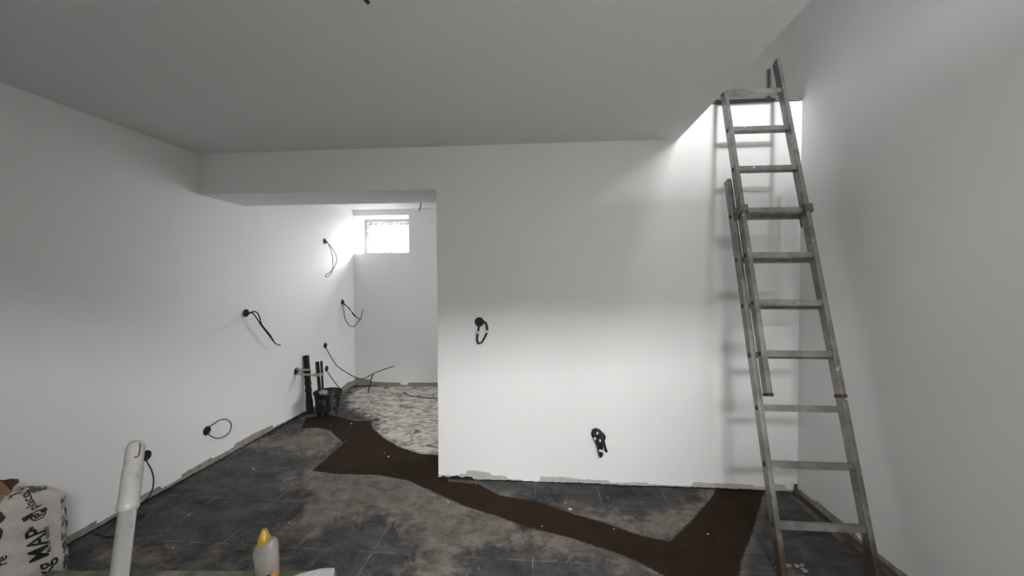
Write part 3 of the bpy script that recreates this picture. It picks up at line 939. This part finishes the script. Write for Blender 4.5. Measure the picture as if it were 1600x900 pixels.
# ------------------------------------------------------------------ mortar bag
BY, BX0, BX1, BZ = 1.66, -2.690, -2.232, .590
BA = math.radians(50)
bag = thing('mortar_bag', 'crumpled white paper bag of mortar adhesive with black printing, by the left wall', 'bag', (-2.392, 1.475, 0))
bag.rotation_euler.z = BA
BMI = (Matrix.Translation(bag.location) @ Matrix.Rotation(BA, 4, 'Z')).inverted()
def camray(px, py):
    o = BMI @ Vector((0, 0, H)); p_ = BMI @ on(px, py, 1, 1.5)
    return o, (p_ - o).normalized()
def bagloc(px, py, y0):
    o, d_ = camray(px, py)
    return o + d_ * ((y0 - o.y) / d_.y)
hw, hd = (BX1 - BX0) / 2, .085
def bagpt(u, v, side):     # u,v in -1..1
    e = max(0, (1 - abs(u) ** 3.2)) ** .5 * max(0, (1 - abs(v) ** 5)) ** .5
    z = BZ / 2 * (1 + v)
    x = hw * u
    # shoulders rounded at the top, pinched corners
    if v > 0: x *= 1 - .12 * v ** 7; z -= .045 * max(0, u) ** 3 * v ** 3 + .010 * u * v
    wv = .010 * noise.noise(Vector((u * 2.2, v * 3.2, side * 3))) + .005 * noise.noise(Vector((u * 6 + 4, v * 7, side * 5))) + .004 * abs(noise.noise(Vector((u * 3 + v * 9, v * 12, 1))))
    x += .006 * noise.noise(Vector((v * 6, u * 2, 7)))
    z += .006 * noise.noise(Vector((u * 7, 3, 7))) * (1 + v) / 2
    y = side * (hd * e + (wv + .004) * min(1, e * 3))
    return Vector((x, y, max(z, .001)))
bm = bmesh.new()
NU, NV = 46, 56
G = {}
for s in (-1, 1):
    for i in range(NU + 1):
        for k in range(NV + 1):
            u, v = -1 + 2 * i / NU, -1 + 2 * k / NV
            u = math.sin(u * math.pi / 2) * .5 + u * .5; v = math.sin(v * math.pi / 2) * .5 + v * .5
            if (i in (0, NU) or k in (0, NV)) and s == 1: G[s, i, k] = G[-1, i, k]; continue
            G[s, i, k] = bm.verts.new(bagpt(u, v, s))
for s in (-1, 1):
    for i in range(NU):
        for k in range(NV):
            try:
                f = bm.faces.new((G[s, i, k], G[s, i + 1, k], G[s, i + 1, k + 1], G[s, i, k + 1])); f.smooth = True
            except ValueError: pass
bmesh.ops.recalc_face_normals(bm, faces=bm.faces)
bvh = BVHTree.FromBMesh(bm)
mm = N('printed bag paper')
mm.set(Roughness=.7)
co = mm.coord()
sx = mm.n('ShaderNodeSeparateXYZ'); mm.l(co, sx.inputs[0])
pn = mm.noise(9, 6, .6, co)
base = mm.mix(mm.ramp(pn, .35, .65), (.42, .385, .345), (.58, .545, .50))
# printed black zigzag band running round the side and top edge
edge = mm.math('MAXIMUM', mm.math('SUBTRACT', sx.outputs[0], hw - .016), mm.math('SUBTRACT', mm.math('ADD', sx.outputs[2], mm.math('MULTIPLY', sx.outputs[0], .10)), BZ - .022))
zig = mm.noise(26, 3, .7, co, 1.5)
inb = mm.ramp(mm.math('ADD', edge, mm.math('MULTIPLY_ADD', zig, .02, -.010)), 0, .004)
blk = mm.math('MULTIPLY', inb, mm.ramp(mm.noise(34, 3, .6, co, 1.0), .45, .52))
mm.color(mm.mix(mm.math('MULTIPLY', blk, .92), base, (.02, .018, .017)))
mm.bump(mm.noise(24, 6, .6, co, .6), .5, .006)
BAGM = mm.m
link('bag_paper', bm, BAGM, bag, True)
INK = plain('black print ink', (.010, .009, .009), .6, var=.2)


def bag_text(txt, px, py, size, rot, sx_=1.0, extrude=False, name='lettering'):
    """printed lettering centred at (x, z) on the bag's front face"""
    cu = bpy.data.curves.new(name, 'FONT')
    cu.body = txt; cu.size = size; cu.align_x = 'CENTER'; cu.align_y = 'CENTER'
    cu.offset = size * .018
    to = bpy.data.objects.new(name, cu)
    COL.objects.link(to)
    bpy.context.view_layer.update()
    dg_ = bpy.context.evaluated_depsgraph_get()
    mt = bpy.data.meshes.new_from_object(to.evaluated_get(dg_))
    bpy.data.objects.remove(to)
    b = bmesh.new(); b.from_mesh(mt)
    print_shape(b, px, py, rot, sx_, name)
    bpy.data.meshes.remove(mt)


def print_shape(b, px, py, rot, sx_=1.0, name='lettering'):
    o_, d_ = camray(px, py)
    h_ = bvh.ray_cast(o_, d_)
    c = h_[0] if h_[0] is not None else bagloc(px, py, -hd)
    bmesh.ops.triangulate(b, faces=b.faces)
    for _ in range(2):
        es = [e for e in b.edges if e.calc_length() > .008]
        if es: bmesh.ops.subdivide_edges(b, edges=es, cuts=1)
        bmesh.ops.triangulate(b, faces=b.faces)
    cr, sr = math.cos(rot), math.sin(rot)
    for v in b.verts:
        x, y = v.co.x * sx_, v.co.y
        x, z = x * cr - y * sr + c.x, x * sr + y * cr + c.z
        hit = bvh.ray_cast(Vector((x, -1, z)), Vector((0, 1, 0)))
        y = hit[0].y if hit[0] is not None else -hd
        v.co = Vector((x, y - .0042, z))
    link(name, b, INK, bag)


R90 = math.radians(90)
bag_text('MAP', 60, 849, .078, math.radians(94), 1.0)
bag_text('*', 53, 824, .04, R90)
bag_text('Mortier Adhésif', 75, 842, .021, math.radians(93), .88)
bag_text('kg', 71, 890, .072, math.radians(96))
bag_text('placo', 46, 784, .040, math.radians(112), .95)
bag_text('re', 3, 876, .045, R90)
# roundel and bar of the maker's mark
b = bmesh.new()
for a in range(28):
    t0, t1 = 2 * math.pi * a / 28, 2 * math.pi * (a + 1) / 28
    q4 = [b.verts.new((r_ * math.cos(t), r_ * math.sin(t), 0)) for r_, t in ((.017, t0), (.022, t0), (.022, t1), (.017, t1))]
    b.faces.new(q4)
for q4 in (((-.010, -.012), (-.004, -.012), (-.004, .012), (-.010, .012)), ((-.004, .006), (.010, .006), (.010, .012), (-.004, .012)), ((-.004, -.003), (.008, -.003), (.008, .003), (-.004, .003)), ((.004, -.002), (.010, -.002), (.010, .008), (.004, .008))):
    b.faces.new([b.verts.new((*t, 0)) for t in q4])
print_shape(b, 60, 804, math.radians(112), name='emblem')
b = bmesh.new()
for q4 in (((-.040, .014), (-.034, .014), (-.034, .050), (-.040, .050)), ((.022, .0), (.03, .0), (.03, .03), (.022, .03))):
    b.faces.new([b.verts.new((*t, 0)) for t in ((-.008, -.03), (.008, -.03), (.008, .03), (-.008, .03))]) if False else None
b.faces.new([b.verts.new((*t, 0)) for t in ((.0, -.010), (.030, -.010), (.030, .010), (.0, .010))])
print_shape(b, 52, 803, math.radians(200), name='emblem')
b = bmesh.new()
b.faces.new([b.verts.new((*t, 0)) for t in ((.0, -.008), (.018, -.008), (.018, .008), (.0, .008))])
print_shape(b, 64, 799, math.radians(20), name='emblem')
# torn brown inner paper at the upper left
BRN = plain('torn brown inner paper', (.085, .040, .025), .85, var=.35, scale=18, bump=.4)
BRL = plain('tan paper flap', (.30, .19, .11), .85, var=.25, scale=12, bump=.4)
def flap(pts, y0, mat, name, th=.003):
    c0 = bag.location
    b = bmesh.new()
    P = [bagloc(a, c, y0 - BY + dy) for a, c, dy in pts]
    prism(b, P, (0, th, 0))
    bmesh.ops.triangulate(b, faces=b.faces)
    bmesh.ops.subdivide_edges(b, edges=b.edges, cuts=2)
    for v in b.verts: v.co.y += .01 * noise.noise(v.co * 22)
    link(name, b, mat, bag)
flap([(-30, 757, 0), (-5, 750, 0), (8, 750, 0), (16, 748, 0), (28, 749, 0), (30, 754, 0), (22, 760, 0), (16, 768, 0), (4, 770, 0), (-30, 780, 0)], BY - .03, BRN, 'inner_paper')
flap([(-30, 760, 0), (2, 752, 0), (10, 760, 0), (16, 768, 0), (8, 774, 0), (-2, 790, 0), (-30, 795, 0)], BY - .06, BRL, 'inner_paper')
flap([(-20, 795, 0), (1, 800, 0), (9, 809, 0), (4, 815, 0), (-4, 820, 0), (-20, 822, 0)], BY - hd - .012, BRN, 'tear')
flap([(-20, 824, 0), (0, 824, 0), (5, 830, 0), (2, 842, 0), (-20, 850, 0)], BY - hd - .012, BRN, 'tear')
